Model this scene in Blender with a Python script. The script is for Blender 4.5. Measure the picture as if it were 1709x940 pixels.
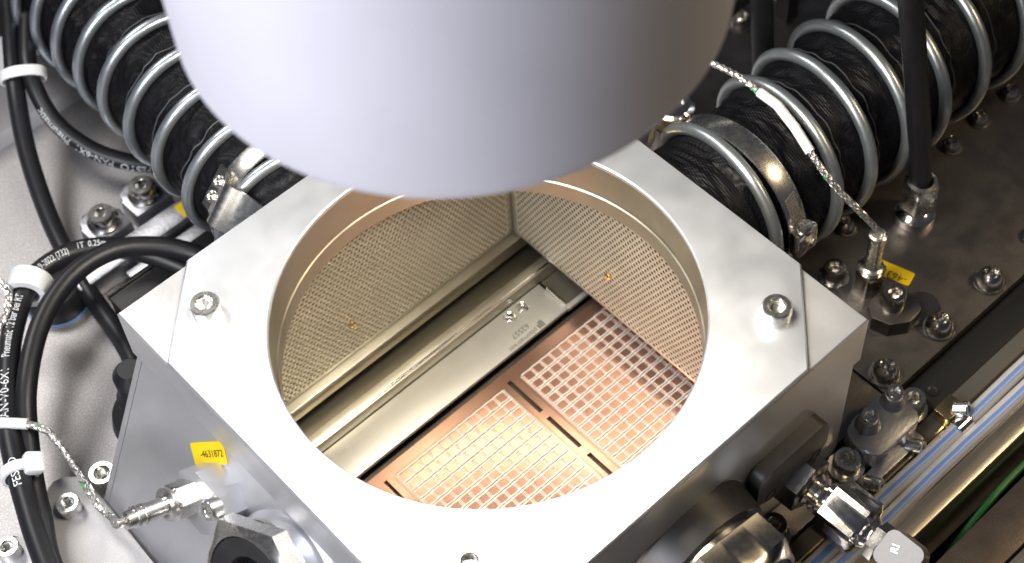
import bpy, bmesh, math, random
from mathutils import Vector, Matrix, noise
random.seed(7)
sc = bpy.context.scene
for o in list(bpy.data.objects): bpy.data.objects.remove(o)
PI = math.pi
# one unit = 10 cm
sc.unit_settings.scale_length = 0.1

# ------------------------------------------------------------------ camera
cd = bpy.data.cameras.new('camera'); cam = bpy.data.objects.new('camera', cd); sc.collection.objects.link(cam)
CAM = Vector((-2.19326691, -2.89012105, 5.24417265))
RX = Vector((0.7355133, -0.67586508, -0.04718673)); RY = Vector((-0.57068674, -0.58050261, -0.58080407)); RZ = Vector((0.36515317, 0.45411796, -0.81267462))
m = Matrix.Identity(4)
for i in range(3):
    m[i][0] = RX[i]; m[i][1] = -RY[i]; m[i][2] = -RZ[i]; m[i][3] = CAM[i]
cam.matrix_world = m
cd.sensor_width = 36; cd.lens = 59.965; cd.clip_start = 0.05; cd.clip_end = 200
cd.dof.use_dof = True; cd.dof.focus_distance = 6.7; cd.dof.aperture_fstop = 1.15
sc.camera = cam

# ------------------------------------------------------------------ world, lamps, exposure
w = bpy.data.worlds.new('World'); sc.world = w; w.use_nodes = True
bg = w.node_tree.nodes['Background']; bg.inputs[0].default_value = (0.75, 0.8, 1.0, 1); bg.inputs[1].default_value = 0.05
def area(name, loc, target, size, power, col, shape='SQUARE', sy=None):
    l = bpy.data.lights.new(name, 'AREA'); l.shape = shape; l.size = size; l.energy = power; l.color = col
    if sy: l.size_y = sy
    o = bpy.data.objects.new(name, l); sc.collection.objects.link(o); o.location = loc
    o.rotation_euler = (Vector(target) - Vector(loc)).to_track_quat('-Z', 'Y').to_euler()
    return o
area('key_lamp', (-5.2, -0.2, 4.6), (-0.8, 0.4, 0.4), 2.2, 400, (0.87, 0.91, 1.0))
area('back_lamp', (-1.4, 6.2, 5.4), (-0.8, 1.2, -0.6), 2.4, 260, (1.0, 0.97, 0.92))
area('added_low_fill', (-5.6, -1.6, 2.3), (0.5, 0.0, -0.6), 1.2, 90, (1.0, 0.93, 0.84))  # added fill to brighten the far perforated sheet, no known source
area('side_lamp', (4.4, -3.2, 3.4), (1.0, -1.0, -0.8), 0.8, 75, (1.0, 0.78, 0.46))
sc.view_settings.view_transform = 'Standard'; sc.view_settings.look = 'None'
sc.view_settings.exposure = 0.0; sc.view_settings.gamma = 1.0
sc.render.engine = 'CYCLES'; sc.cycles.max_bounces = 10; sc.cycles.glossy_bounces = 6

# ------------------------------------------------------------------ materials
def mat(name, col, metal=0.0, rough=0.5, var=0.0, vscale=6.0, bump=0.0, bscale=80.0, rvar=0.0, speck=0.0, aniso=None, spec=None, coat=0, trans=0, sheen=0, streak=None):
    m = bpy.data.materials.new(name); m.use_nodes = True; nt = m.node_tree; p = nt.nodes['Principled BSDF']
    p.inputs['Base Color'].default_value = (*col, 1); p.inputs['Metallic'].default_value = metal; p.inputs['Roughness'].default_value = rough
    if spec is not None: p.inputs['Specular IOR Level'].default_value = spec
    if coat: p.inputs['Coat Weight'].default_value = coat; p.inputs['Coat Roughness'].default_value = .1
    if trans: p.inputs['Transmission Weight'].default_value = trans
    if sheen: p.inputs['Sheen Weight'].default_value = sheen; p.inputs['Sheen Roughness'].default_value = .4
    tc = nt.nodes.new('ShaderNodeTexCoord')
    def nz(scale, detail=4, stretch=None):
        n = nt.nodes.new('ShaderNodeTexNoise'); n.inputs['Scale'].default_value = scale; n.inputs['Detail'].default_value = detail
        src = tc.outputs['Object']
        if stretch:
            mp = nt.nodes.new('ShaderNodeMapping'); mp.inputs['Scale'].default_value = stretch; nt.links.new(src, mp.inputs[0]); src = mp.outputs[0]
        nt.links.new(src, n.inputs['Vector']); return n.outputs['Fac']
    def mr(src, a, b, lo, hi):
        r = nt.nodes.new('ShaderNodeMapRange'); nt.links.new(src, r.inputs[0])
        for i, v in enumerate((a, b, lo, hi)): r.inputs[i + 1].default_value = v
        return r.outputs[0]
    def mul(col_socket_val, fac):
        mx = nt.nodes.new('ShaderNodeMix'); mx.data_type = 'RGBA'; mx.blend_type = 'MULTIPLY'; mx.inputs[0].default_value = 1
        if isinstance(col_socket_val, tuple): mx.inputs[6].default_value = (*col_socket_val, 1)
        else: nt.links.new(col_socket_val, mx.inputs[6])
        nt.links.new(fac, mx.inputs[7]); return mx.outputs[2]
    c = None
    if var: c = mul(col, mr(nz(vscale), .3, .7, 1 - var, 1 + var * .4))
    if speck: c = mul(c if c else col, mr(nz(160, 2), .5, .75, 1 - speck * .5, 1 + speck))
    if streak: c = mul(c if c else col, mr(nz(30, 3, streak), .3, .7, .86, 1.08))
    if c: nt.links.new(c, p.inputs['Base Color'])
    if rvar: nt.links.new(mr(nz(vscale * 1.7, 5), .3, .7, max(.03, rough - rvar), rough + rvar), p.inputs['Roughness'])
    if bump:
        b = nt.nodes.new('ShaderNodeBump'); b.inputs['Strength'].default_value = bump; b.inputs['Distance'].default_value = .01
        nt.links.new(nz(bscale, 3, streak), b.inputs['Height']); nt.links.new(b.outputs[0], p.inputs['Normal'])
    return m
M = {}
M['plate'] = mat('blasted_aluminium', (.77, .80, .86), .9, .43, var=.07, vscale=3, bump=.03, bscale=150, rvar=.04)
M['side'] = mat('milled_aluminium', (.68, .68, .70), .75, .38, var=.12, vscale=2.5, bump=.05, bscale=60, rvar=.06)
M['lid'] = mat('lid_aluminium', (.64, .63, .71), .12, .55, var=.10, vscale=1.3, bump=.02, bscale=40)
M['liddark'] = mat('lid_inner', (.5, .5, .5), .9, .4)
M['base'] = mat('stainless_plate', (.215, .20, .20), 1, .38, var=.05, vscale=5, bump=.05, bscale=90, rvar=.05, speck=.18)
M['floor'] = mat('tumbled_sheet', (.50, .48, .485), .7, .44, var=.04, vscale=5, bump=.06, bscale=110, rvar=.02, speck=.5)
M['screw'] = mat('stainless_screw', (.76, .75, .72), 1, .27, var=.04, vscale=25, rvar=.03)
M['darkscrew'] = mat('nickel_screw', (.52, .50, .47), 1, .22, var=.05, vscale=25, rvar=.03)
M['chrome'] = mat('bright_steel', (.82, .80, .78), 1, .16, var=.04, vscale=15, rvar=.03)
M['wire'] = mat('zinc_wire', (.47, .51, .55), .85, .34, var=.05, vscale=20, rvar=.04)
M['cast'] = mat('cast_zinc', (.50, .50, .54), 1, .42, var=.15, vscale=12, bump=.15, bscale=60)
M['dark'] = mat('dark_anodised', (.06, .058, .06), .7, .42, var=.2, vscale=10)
M['elbow'] = mat('satin_elbow', (.29, .28, .285), .9, .6, bump=.1, bscale=60)
M['seam'] = mat('seam_thread', (.07, .075, .09), 0, .5)
M['lightplate'] = mat('blasted_plate', (.60, .585, .60), .55, .5, var=.05, vscale=4, bump=.05, bscale=140, speck=.15)
M['latch'] = mat('latch_grey', (.13, .122, .12), .45, .45, var=.1, vscale=10)
M['olive'] = mat('channel_steel', (.26, .235, .18), 1, .4)
M['gunmetal'] = mat('gunmetal', (.13, .125, .125), .85, .42, var=.2, vscale=10)
M['black'] = mat('black_anodised', (.012, .012, .013), .2, .5)
M['rubber'] = mat('black_rubber', (.010, .010, .013), 0, .42, var=.2, vscale=30, bump=.04, bscale=200)
M['nylon'] = mat('white_nylon', (.82, .84, .86), 0, .35)
M['print'] = mat('white_print', (.75, .78, .80), 0, .6)
M['ink'] = mat('dark_ink', (.03, .02, .01), 0, .7)
M['etch'] = mat('etched_marking', (.16, .15, .13), .5, .6)
M['yellow'] = mat('yellow_label', (.90, .62, .006), 0, .5)
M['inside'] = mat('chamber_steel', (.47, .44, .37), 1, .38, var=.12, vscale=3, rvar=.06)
M['perf'] = mat('perforated_steel', (.62, .58, .475), .72, .45, var=.10, vscale=4)
M['rail'] = mat('rail_steel', (.60, .585, .55), .72, .46, var=.08, vscale=4, bump=.04, bscale=120, rvar=.05)
M['copper'] = mat('copper_sheet', (.90, .55, .42), .95, .24, var=.08, vscale=6)
M['pad'] = mat('copper_pad', (.93, .54, .41), .9, .24, var=.10, vscale=9)
M['silver'] = mat('silver_plating', (.92, .90, .87), .5, .5)
M['gold'] = mat('brass_edge', (.80, .62, .33), 1, .25)
M['alu'] = mat('profile_aluminium', (.62, .57, .50), 1, .34, streak=(.15, 3, 3), bump=.03, bscale=50)
M['brown'] = mat('brown_rail', (.16, .13, .11), .9, .42, var=.2, vscale=12, bump=.1, bscale=80)
M['tube'] = mat('white_polymer_tube', (.52, .50, .49), 0, .28)
M['stripe'] = mat('blue_stripe', (.16, .27, .56), 0, .3)
M['duct'] = mat('grey_polymer', (.10, .092, .082), 0, .6, spec=.2)
M['green'] = mat('green_fibre', (.02, .42, .08), 0, .5)
M['greenwire'] = mat('green_wire', (.006, .09, .02), 0, .4)
M['braid'] = mat('tinned_braid', (.72, .70, .68), .9, .3, var=.3, vscale=60)
M['glass'] = mat('dark_glass', (.008, .008, .012), 0, .08)
def fabric():
    m = mat('black_fabric', (.004, .004, .006), 0, .44, var=.3, vscale=14, spec=.2)
    nt = m.node_tree; p = nt.nodes['Principled BSDF']; tc = nt.nodes.new('ShaderNodeTexCoord')
    hs = []
    for r in (0.6, -0.6):
        mp = nt.nodes.new('ShaderNodeMapping'); mp.inputs['Rotation'].default_value = (.5, r, r); nt.links.new(tc.outputs['Object'], mp.inputs[0])
        wv = nt.nodes.new('ShaderNodeTexWave'); wv.inputs['Scale'].default_value = 34; wv.inputs['Distortion'].default_value = .1; nt.links.new(mp.outputs[0], wv.inputs[0]); hs.append(wv.outputs['Fac'])
    mm = nt.nodes.new('ShaderNodeMath'); mm.operation = 'MULTIPLY'; nt.links.new(hs[0], mm.inputs[0]); nt.links.new(hs[1], mm.inputs[1])
    b = nt.nodes.new('ShaderNodeBump'); b.inputs['Strength'].default_value = .3; b.inputs['Distance'].default_value = .01
    nt.links.new(mm.outputs[0], b.inputs['Height']); nt.links.new(b.outputs[0], p.inputs['Normal'])
    return m
M['fabric'] = fabric()
E_ = bpy.data.materials.new('lamp_diffuser'); E_.use_nodes = True
_p = E_.node_tree.nodes['Principled BSDF']; _p.inputs['Base Color'].default_value = (.9, .88, .8, 1); _p.inputs['Roughness'].default_value = .6
M['diffuser'] = E_

# ------------------------------------------------------------------ mesh helpers
def finish(bm, ang=35):
    bmesh.ops.remove_doubles(bm, verts=bm.verts, dist=1e-5)
    bmesh.ops.recalc_face_normals(bm, faces=bm.faces)
    for f in bm.faces: f.smooth = True
    for e in bm.edges:
        if len(e.link_faces) == 2 and e.calc_face_angle(0) > math.radians(ang): e.smooth = False
def obj(name, bm, material, parent=None, mtx=None, label=None, kind=None, fin=True):
    if isinstance(bm, bmesh.types.BMesh):
        if fin: finish(bm)
        me = bpy.data.meshes.new(name); bm.to_mesh(me); bm.free(); me.materials.append(M[material])
    else: me = bm
    o = bpy.data.objects.new(name, me); sc.collection.objects.link(o)
    if mtx is not None: o.matrix_basis = mtx
    if parent is not None: attach(o, parent)
    if label: o['label'] = label
    if kind: o['kind'] = kind
    return o
def wm(o):
    return (wm(o.parent) @ o.matrix_parent_inverse @ o.matrix_basis) if o.parent else o.matrix_basis.copy()
def attach(o, parent):
    o.parent = parent; o.matrix_parent_inverse = wm(parent).inverted()
def thing(name, label, cat, loc, group=None):
    o = bpy.data.objects.new(name, None); sc.collection.objects.link(o); o.location = loc; o.matrix_basis = Matrix.Translation(Vector(loc))
    o.empty_display_size = .1; return tag(o, label, cat, group)
def tag(o, label, cat, group=None):
    o['label'] = label; o['category'] = cat
    if group: o['group'] = group
    return o
def struct(o, label=None):
    o['kind'] = 'structure'
    if label: o['label'] = label
    return o
def B(): return bmesh.new()
def frame(o, z, x=None):
    z = Vector(z).normalized(); x = Vector(x) if x is not None else (Vector((1, 0, 0)) if abs(z.x) < .9 else Vector((0, 1, 0)))
    y = z.cross(x).normalized(); x = y.cross(z)
    m = Matrix.Identity(4)
    for i in range(3): m[i][0] = x[i]; m[i][1] = y[i]; m[i][2] = z[i]; m[i][3] = o[i]
    return m
def box(bm, a, b, mtx=None, bev=0):
    x0, y0, z0 = a; x1, y1, z1 = b
    vs = [bm.verts.new(Vector(v)) for v in ((x0,y0,z0),(x1,y0,z0),(x1,y1,z0),(x0,y1,z0),(x0,y0,z1),(x1,y0,z1),(x1,y1,z1),(x0,y1,z1))]
    fs = [bm.faces.new([vs[i] for i in f]) for f in ((3,2,1,0),(4,5,6,7),(0,1,5,4),(1,2,6,5),(2,3,7,6),(3,0,4,7))]
    new = vs
    if bev:
        es = list({e for f in fs for e in f.edges})
        r = bmesh.ops.bevel(bm, geom=es, offset=bev, segments=2, affect='EDGES', profile=.5)
        new = list({v for f in r['faces'] for v in f.verts} | {v for v in vs if v.is_valid})
    if mtx is not None: bmesh.ops.transform(bm, matrix=mtx, verts=new)
    return bm
def prism(bm, poly, z0, z1, mtx=None, bev=0):
    lo = [bm.verts.new((p[0], p[1], z0)) for p in poly]; hi = [bm.verts.new((p[0], p[1], z1)) for p in poly]; n = len(poly)
    fs = [bm.faces.new(lo[::-1]), bm.faces.new(hi)] + [bm.faces.new((lo[i], lo[(i+1)%n], hi[(i+1)%n], hi[i])) for i in range(n)]
    new = lo + hi
    if bev:
        es = list(fs[1].edges)
        r = bmesh.ops.bevel(bm, geom=es, offset=bev, segments=2, affect='EDGES', profile=.5)
        new = list({v for f in r['faces'] for v in f.verts} | {v for v in lo + hi if v.is_valid})
    if mtx is not None: bmesh.ops.transform(bm, matrix=mtx, verts=new)
    return bm
def lathe(bm, prof, mtx=None, n=32, close=True):
    rings = []
    for r, h in prof:
        if not callable(r) and r < 1e-6: rings.append([bm.verts.new((0, 0, h))])
        else: rings.append([bm.verts.new(((r(2*PI*k/n) if callable(r) else r) * math.cos(2*PI*k/n), (r(2*PI*k/n) if callable(r) else r) * math.sin(2*PI*k/n), h)) for k in range(n)])
    for a, b in zip(rings, rings[1:]):
        for k in range(n):
            k2 = (k + 1) % n
            if len(a) == 1 and len(b) == 1: continue
            if len(a) == 1: bm.faces.new((a[0], b[k], b[k2]))
            elif len(b) == 1: bm.faces.new((a[k], a[k2], b[0]))
            else: bm.faces.new((a[k], a[k2], b[k2], b[k]))
    if mtx is not None: bmesh.ops.transform(bm, matrix=mtx, verts=[v for r in rings for v in r])
    return bm
def hexr(a): return lambda t: a / math.cos(((t + PI/6) % (PI/3)) - PI/6)
def torx(a): return lambda t: a * (1 + .17 * math.cos(6*t))
def rounded(w, h, r, n=5, cx=0, cy=0):
    out = []
    for (sx, sy, a0) in ((1,1,0),(-1,1,90),(-1,-1,180),(1,-1,270)):
        for k in range(n + 1):
            a = math.radians(a0 + 90*k/n); out.append((cx + sx*(w/2 - r) + r*math.cos(a), cy + sy*(h/2 - r) + r*math.sin(a)))
    return out
def spline(pts, step=.02):
    P = [Vector(p) for p in pts]; P = [P[0]*2 - P[1]] + P + [P[-1]*2 - P[-2]]; out = []
    for i in range(1, len(P) - 2):
        a, b, c, d = P[i-1:i+3]; n = max(2, int((c - b).length / step))
        for k in range(n):
            t = k / n; out.append(.5*((2*b) + (c-a)*t + (2*a-5*b+4*c-d)*t*t + (3*b-a-3*c+d)*t**3))
    out.append(P[-2]); return out
def sweep(bm, pts, r, n=16, caps=True, rfun=None):
    P = [Vector(p) for p in pts]; T = []
    for i in range(len(P)): T.append((P[min(i+1, len(P)-1)] - P[max(i-1, 0)]).normalized())
    u = T[0].orthogonal().normalized(); rings = []
    for i, p in enumerate(P):
        u = (u - T[i]*u.dot(T[i])).normalized(); v = T[i].cross(u); rr = r if rfun is None else rfun(i)
        rings.append([bm.verts.new(p + rr*(math.cos(2*PI*k/n)*u + math.sin(2*PI*k/n)*v)) for k in range(n)])
    for a, b in zip(rings, rings[1:]):
        for k in range(n): bm.faces.new((a[k], a[(k+1)%n], b[(k+1)%n], b[k]))
    if caps: bm.faces.new(rings[0][::-1]); bm.faces.new(rings[-1])
    return bm
def strip(bm, pts, side, wd, th):
    """flat strip along pts: width vector side*wd, thickness th"""
    P = [Vector(p) for p in pts]; s = Vector(side).normalized() * wd / 2; rings = []
    for i, p in enumerate(P):
        t = (P[min(i+1, len(P)-1)] - P[max(i-1, 0)]).normalized(); nn = t.cross(s).normalized() * th / 2
        rings.append([bm.verts.new(p + a*s + b*nn) for a, b in ((-1,-1),(1,-1),(1,1),(-1,1))])
    for a, b in zip(rings, rings[1:]):
        for k in range(4): bm.faces.new((a[k], a[(k+1)%4], b[(k+1)%4], b[k]))
    bm.faces.new(rings[0][::-1]); bm.faces.new(rings[-1]); return bm
def holeplate(bm, outline, bore, z0, z1, n=128):
    """plate with round hole; bore = list of (r, z) from top to bottom"""
    angs = sorted(set([round(2*PI*k/n, 6) for k in range(n)] + [round(math.atan2(p[1], p[0]) % (2*PI), 6) for p in outline]))
    def cast(a):
        d = Vector((math.cos(a), math.sin(a))); best = None; k = len(outline)
        for i in range(k):
            p = Vector(outline[i]); e = Vector(outline[(i+1)%k]) - p; den = d.x*e.y - d.y*e.x
            if abs(den) < 1e-9: continue
            t = (p.x*e.y - p.y*e.x)/den; s = (p.x*d.y - p.y*d.x)/den
            if t > 0 and -1e-6 <= s <= 1+1e-6: best = t if best is None else min(best, t)
        return d*best
    out = [cast(a) for a in angs]; N = len(angs)
    loops = [[bm.verts.new((p.x, p.y, z0)) for p in out], [bm.verts.new((p.x, p.y, z1 - .008)) for p in out], [bm.verts.new((p.x*.994, p.y*.994, z1)) for p in out]]
    for r, z in bore: loops.append([bm.verts.new((r*math.cos(a), r*math.sin(a), z)) for a in angs])
    loops.append(loops[0])
    for a, b in zip(loops, loops[1:]):
        for k in range(N): bm.faces.new((a[k], a[(k+1)%N], b[(k+1)%N], b[k]))
    return bm
def gridplate(bm, xs, ys, omit, z0, z1):
    vt = {}
    def v(i, j, z):
        k = (i, j, z)
        if k not in vt: vt[k] = bm.verts.new((xs[i], ys[j], z))
        return vt[k]
    nx, ny = len(xs)-1, len(ys)-1
    full = lambda i, j: 0 <= i < nx and 0 <= j < ny and (i, j) not in omit
    for i in range(nx):
        for j in range(ny):
            if not full(i, j): continue
            bm.faces.new((v(i,j,z1), v(i+1,j,z1), v(i+1,j+1,z1), v(i,j+1,z1))); bm.faces.new((v(i,j+1,z0), v(i+1,j+1,z0), v(i+1,j,z0), v(i,j,z0)))
            for (di, dj, a, b) in ((-1,0,(i,j),(i,j+1)),(1,0,(i+1,j+1),(i+1,j)),(0,-1,(i+1,j),(i,j)),(0,1,(i,j+1),(i+1,j+1))):
                if not full(i+di, j+dj): bm.faces.new((v(*a,z1), v(*b,z1), v(*b,z0), v(*a,z0)))
    return bm
def text_mesh(s, size, align='LEFT', extrude=0.0):
    c = bpy.data.curves.new('t', 'FONT'); c.body = s; c.size = size; c.align_x = align; c.resolution_u = 3; c.extrude = extrude
    o = bpy.data.objects.new('t', c); sc.collection.objects.link(o)
    dg = bpy.context.evaluated_depsgraph_get(); me = bpy.data.meshes.new_from_object(o.evaluated_get(dg))
    bpy.data.objects.remove(o); bpy.data.curves.remove(c); return me
def flat_text(name, s, size, mtx, material, parent, align='CENTER'):
    me = text_mesh(s, size, align); me.name = name; me.materials.clear(); me.materials.append(M[material])
    return obj(name, me, None, parent, mtx)
def tube_text(s, size, path, s0, r, material, parent, phi0=0.0, sx=1.0):
    me = text_mesh(s, size); L = [0]
    for a, b in zip(path, path[1:]): L.append(L[-1] + (b-a).length)
    def at(q):
        q = min(max(q, 0), L[-1]-1e-6); i = max(k for k in range(len(L)-1) if L[k] <= q); t = (q-L[i])/(L[i+1]-L[i])
        p = path[i].lerp(path[i+1], t); j = min(i+2, len(path)-1); h = max(i-1, 0)
        return p, (path[j]-path[h]).normalized()
    for v in me.vertices:
        p, T = at(s0 + v.co.x*sx); V = (CAM - p); V = (V - T*V.dot(T)).normalized(); U = V.cross(T)
        ph = (v.co.y - size*.35)/r + phi0; v.co = p + (r + .0018)*(math.cos(ph)*V + math.sin(ph)*U)
    me.name = 'printed_text'; me.materials.clear(); me.materials.append(M[material])
    return obj('printed_text', me, None, parent)

# shared screw meshes, axis +z, seat at z=0
def cap_bm(R, H, a, tor=False):
    bm = B(); s = torx(a) if tor else hexr(a)
    lathe(bm, [(0,0),(R,0),(R,H*.86),(R*.9,H),(a*1.32,H),(a*1.22,H-.004),(s,H-.008),(s,H*.42),(0,H*.36)], n=48 if tor else 36); return bm
def button_bm(R, H, a):
    bm = B(); prof = [(0,0),(R*1.12,0),(R*1.16,H*.06),(R*1.14,H*.13),(R,H*.15)]
    for k in range(1, 7):
        t = k/6*1.02; prof.append((R*math.cos(t), H*.15 + H*.95*math.sin(t)))
    s = torx(a); zt = prof[-1][1]
    prof += [(s, zt-.002),(s, zt-H*.4),(0, zt-H*.48)]
    lathe(bm, prof, n=48); return bm
def mesh_of(bm, name, material, ang=35):
    finish(bm, ang); me = bpy.data.meshes.new(name); bm.to_mesh(me); bm.free(); me.materials.append(M[material]); return me
ME = {'cap': mesh_of(cap_bm(.058, .065, .026), 'cap_screw', 'screw'),
      'button': mesh_of(button_bm(.055, .07, .026), 'button_screw', 'darkscrew'),
      'capd': mesh_of(cap_bm(.058, .085, .026), 'cap_screw_dark', 'darkscrew'),
      'washer': mesh_of(lathe(B(), [(.03,0),(.075,0),(.078,.004),(.076,.012),(.03,.012)], n=36), 'washer', 'screw')}
def screw(kind, loc, parent, axis=(0,0,1), s=1.0, name='screw', spin=0.3, label=None, washer=False, hs=1.0):
    mt = frame(Vector(loc), axis) @ Matrix.Rotation(spin, 4, 'Z')
    o = obj(name, ME[kind], None, parent, mt @ Matrix.Diagonal((s, s, s*hs, 1)), label)
    if washer:
        obj('washer', ME['washer'], None, parent, mt @ Matrix.Translation((0,0,-.0005)) @ Matrix.Diagonal((s, s, s, 1)))
    return o

# ================================================================== setting
gb = B(); box(gb, (-12, -12, -2.3), (14, 14, -2.2)); struct(obj('machine_bed', gb, 'dark'), 'dark deep machine bed under all plates')
# left floor sheet (wraps round the chamber's left side) and the raised lip behind it
fl = B(); prism(fl, [(-6,-4),(-1.30,-4),(-1.30,1.0),(1.05,1.0),(1.05,3.10),(-6,3.10)], -1.19, -1.15)
FL = struct(obj('floor_sheet', fl, 'floor'), 'mottled grey metal floor sheet left of the chamber')
lp = B(); pr_ = [(3.06,-1.15),(3.10,-1.145),(3.135,-1.125),(3.15,-1.09),(3.15,-.87),(3.165,-.845),(3.19,-.835),(3.40,-.835),(3.40,-.86),(3.2,-.87),(3.18,-1.19),(3.06,-1.19)]
vs = [[lp.verts.new((x, y, z)) for y, z in pr_] for x in (-6, 2.2)]
for k in range(len(pr_)): lp.faces.new((vs[0][k], vs[0][(k+1)%len(pr_)], vs[1][(k+1)%len(pr_)], vs[1][k]))
lp.faces.new(vs[0]); lp.faces.new(vs[1][::-1])
obj('raised_lip', lp, 'lightplate', FL)
# right base plate and the narrower plate next to the chamber
bp = B(); prism(bp, [(1.348,-.968),(6,-.968),(6,5.5),(1.348,5.5)], -1.12, -1.0, bev=.008)
BP = struct(obj('base_plate', bp, 'base'), 'dark stainless base plate right of the chamber')
b2 = B(); prism(b2, [(1.0,-.968),(1.340,-.968),(1.340,5.5),(1.06,5.5),(1.06,1.0),(1.0,1.0)], -1.12, -1.002, bev=.006)
B2 = struct(obj('base_plate', b2, 'base'), 'narrow stainless base plate along the chamber side')
for (x, y, s) in ((2.50,.96,1.0),(2.80,.93,1.0),(3.06,-.27,.82),(2.83,-.27,.82),(2.61,-.28,.82),(1.90,-.25,.85),(2.12,-.89,1.12),(1.77,-.89,1.12),(1.42,-.885,1.12),(3.29,-.27,.82),(2.47,-.89,1.12)):
    screw('button', (x, y, -1.0), BP, s=s, hs=1.05, spin=random.random()*3, name='button_screw')

# ================================================================== process chamber
CH = thing('process_chamber', 'square aluminium chamber block with a big round opening in its top', 'chamber', (0, 0, -1.4))
sq = [(-1,-1),(1,-1),(1,1),(-1,1)]
sl = B(); holeplate(sl, sq, [(.836,-.024),(.836,-.295)], -.295, -.024)
obj('top_slab', sl, 'side', CH)
sl = B(); lathe(sl, [(.835,-.0245),(.8225,-.0225),(.822,-.2),(.816,-.205),(.815,-.288),(.82,-.2945),(.835,-.2945),(.835,-.0245)], None, 144); obj('bore_ring', sl, 'inside', CH)
c = .335; oc = [(-1,-1+c),(-1+c,-1),(1-c,-1),(1,-1+c),(1,1-c),(1-c,1),(-1+c,1),(-1,1-c)]
cv = B(); holeplate(cv, oc, [(.828,0),(.822,-.006),(.822,-.022)], -.022, 0)
obj('cover_plate', cv, 'plate', CH)
for (x, y) in ((-.755,.742),(.755,-.758),(-.745,-.742),(.75,.75)):
    screw('cap', (x, y, 0), CH, s=1.0, spin=.9, name='socket_screw')
XS = -.985; N_ = Vector((-.88787, 0, .4601))
prof = [(XS,-.297),(.985,-.297),(.985,-1.4),(-1.41,-1.4),(-1.41,-1.115)]
w1 = B(); prism(w1, [(p[0], p[1]) for p in prof], 0, .03, Matrix(((1,0,0,0),(0,0,-1,-.955),(0,1,0,0),(0,0,0,1))))
obj('chamber_wall', w1, 'side', CH)
w2 = B(); prism(w2, [(p[0], p[1]) for p in prof], 0, .03, Matrix(((1,0,0,0),(0,0,-1,.985),(0,1,0,0),(0,0,0,1))))
obj('chamber_wall', w2, 'side', CH)
w3 = B(); box(w3, (.955,-.953,-1.09), (.984,.953,-.297)); obj('chamber_wall', w3, 'side', CH)
w4 = B(); prism(w4, [(XS,-.2975),(XS+.035,-.2975),(-1.375,-1.115),(-1.375,-1.4),(-1.41,-1.4),(-1.41,-1.115)], 0, 1.904, Matrix(((1,0,0,0),(0,0,-1,.952),(0,1,0,0),(0,0,0,1))))
obj('chamber_wall', w4, 'side', CH, label='slanted left wall of the chamber')
w5 = B(); box(w5, (-1.37,-.953,-1.40), (.953,.953,-1.36)); obj('chamber_floor', w5, 'dark', CH)
# inner liner: two perforated sheets plus two plain ones
def perf(p0, du, lu, z0, z1, pit=.0260, row=.0235, r=.0080, mtx=None):
    bm = B(); nr = int((z1-z0-.03)/row); nc = int((lu-.02)/pit)
    P = lambda u, z: bm.verts.new(p0 + du*u + Vector((0,0,z)))
    uu0 = (lu - nc*pit)/2; zz0 = z0 + .018; zt = zz0 + nr*row
    for j in range(nr):
        off = (j % 2)*pit/2
        for i in range(nc - 1):
            cx = uu0 + off + (i+.5)*pit; cz = zz0 + (j+.5)*row
            sqv = []
            for k in range(8):
                a = 2*PI*k/8 + PI/8
                hx, hz = pit/2, row/2
                ca, sa = math.cos(a), math.sin(a); t = min(hx/abs(ca) if abs(ca) > 1e-6 else 9, hz/abs(sa) if abs(sa) > 1e-6 else 9)
                sqv.append((ca, sa, t))
            corner = [(1,1),(-1,1),(-1,-1),(1,-1)]
            inner = [P(cx + r*.85*s[0], cz + r*1.12*s[1]) for s in sqv]
            cor = [P(cx + s[0]*pit/2, cz + s[1]*row/2) for s in corner]
            # octagon verts: k=0 (22.5) k=1 (67.5) -> corner 0 lies between
            for q in range(4):
                a0 = inner[2*q]; a1 = inner[2*q+1]; a2 = inner[(2*q+2) % 8]
                bm.faces.new((a0, cor[q], a1)); bm.faces.new((a1, cor[q], cor[(q+1)%4], a2))
        # end fillers
        for (ua, ub) in ((0, uu0+off), (uu0+off+(nc-1)*pit, lu)):
            if ub - ua > 1e-4: bm.faces.new((P(ua, zz0+j*row), P(ub, zz0+j*row), P(ub, zz0+(j+1)*row), P(ua, zz0+(j+1)*row)))
    bm.faces.new((P(0,z0),P(lu,z0),P(lu,zz0),P(0,zz0))); bm.faces.new((P(0,zt),P(lu,zt),P(lu,z1),P(0,z1)))
    bmesh.ops.remove_doubles(bm, verts=bm.verts, dist=2e-5); return bm
pf = perf(Vector((.85,-.85,0)), Vector((0,1,0)), 1.70, -1.08, -.297); obj('perforated_sheet', pf, 'perf', CH, label='perforated sheet beside the far end of the copper grid').modifiers.new('thickness', 'SOLIDIFY').thickness = .0015
pf = perf(Vector((-.85,.85,0)), Vector((1,0,0)), 1.70, -1.08, -.297, r=.0076); obj('perforated_sheet', pf, 'perf', CH, label='perforated sheet along the steel rail').modifiers.new('thickness', 'SOLIDIFY').thickness = .0015
bk = B(); box(bk, (.875,-.87,-1.07), (.882,.87,-.30)); obj('added_backing', bk, 'dark', CH)  # added dark sheet, its colour supplies the shade behind the holes
bk = B(); box(bk, (-.87,.875,-1.07), (.87,.882,-.30)); obj('added_backing', bk, 'inside', CH)
bk = B(); box(bk, (-.87,-.857,-1.08), (.85,-.85,-.298)); obj('liner_sheet', bk, 'inside', CH)
bk = B(); box(bk, (-.87,-.85,-1.08), (-.863,.85,-.298)); obj('liner_sheet', bk, 'inside', CH)
# ledge and rails along the left perforated sheet
ld = B(); box(ld, (-.86,.80,-1.165), (.96,.95,-1.081), bev=.004); obj('liner_ledge', ld, 'inside', CH)
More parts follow.
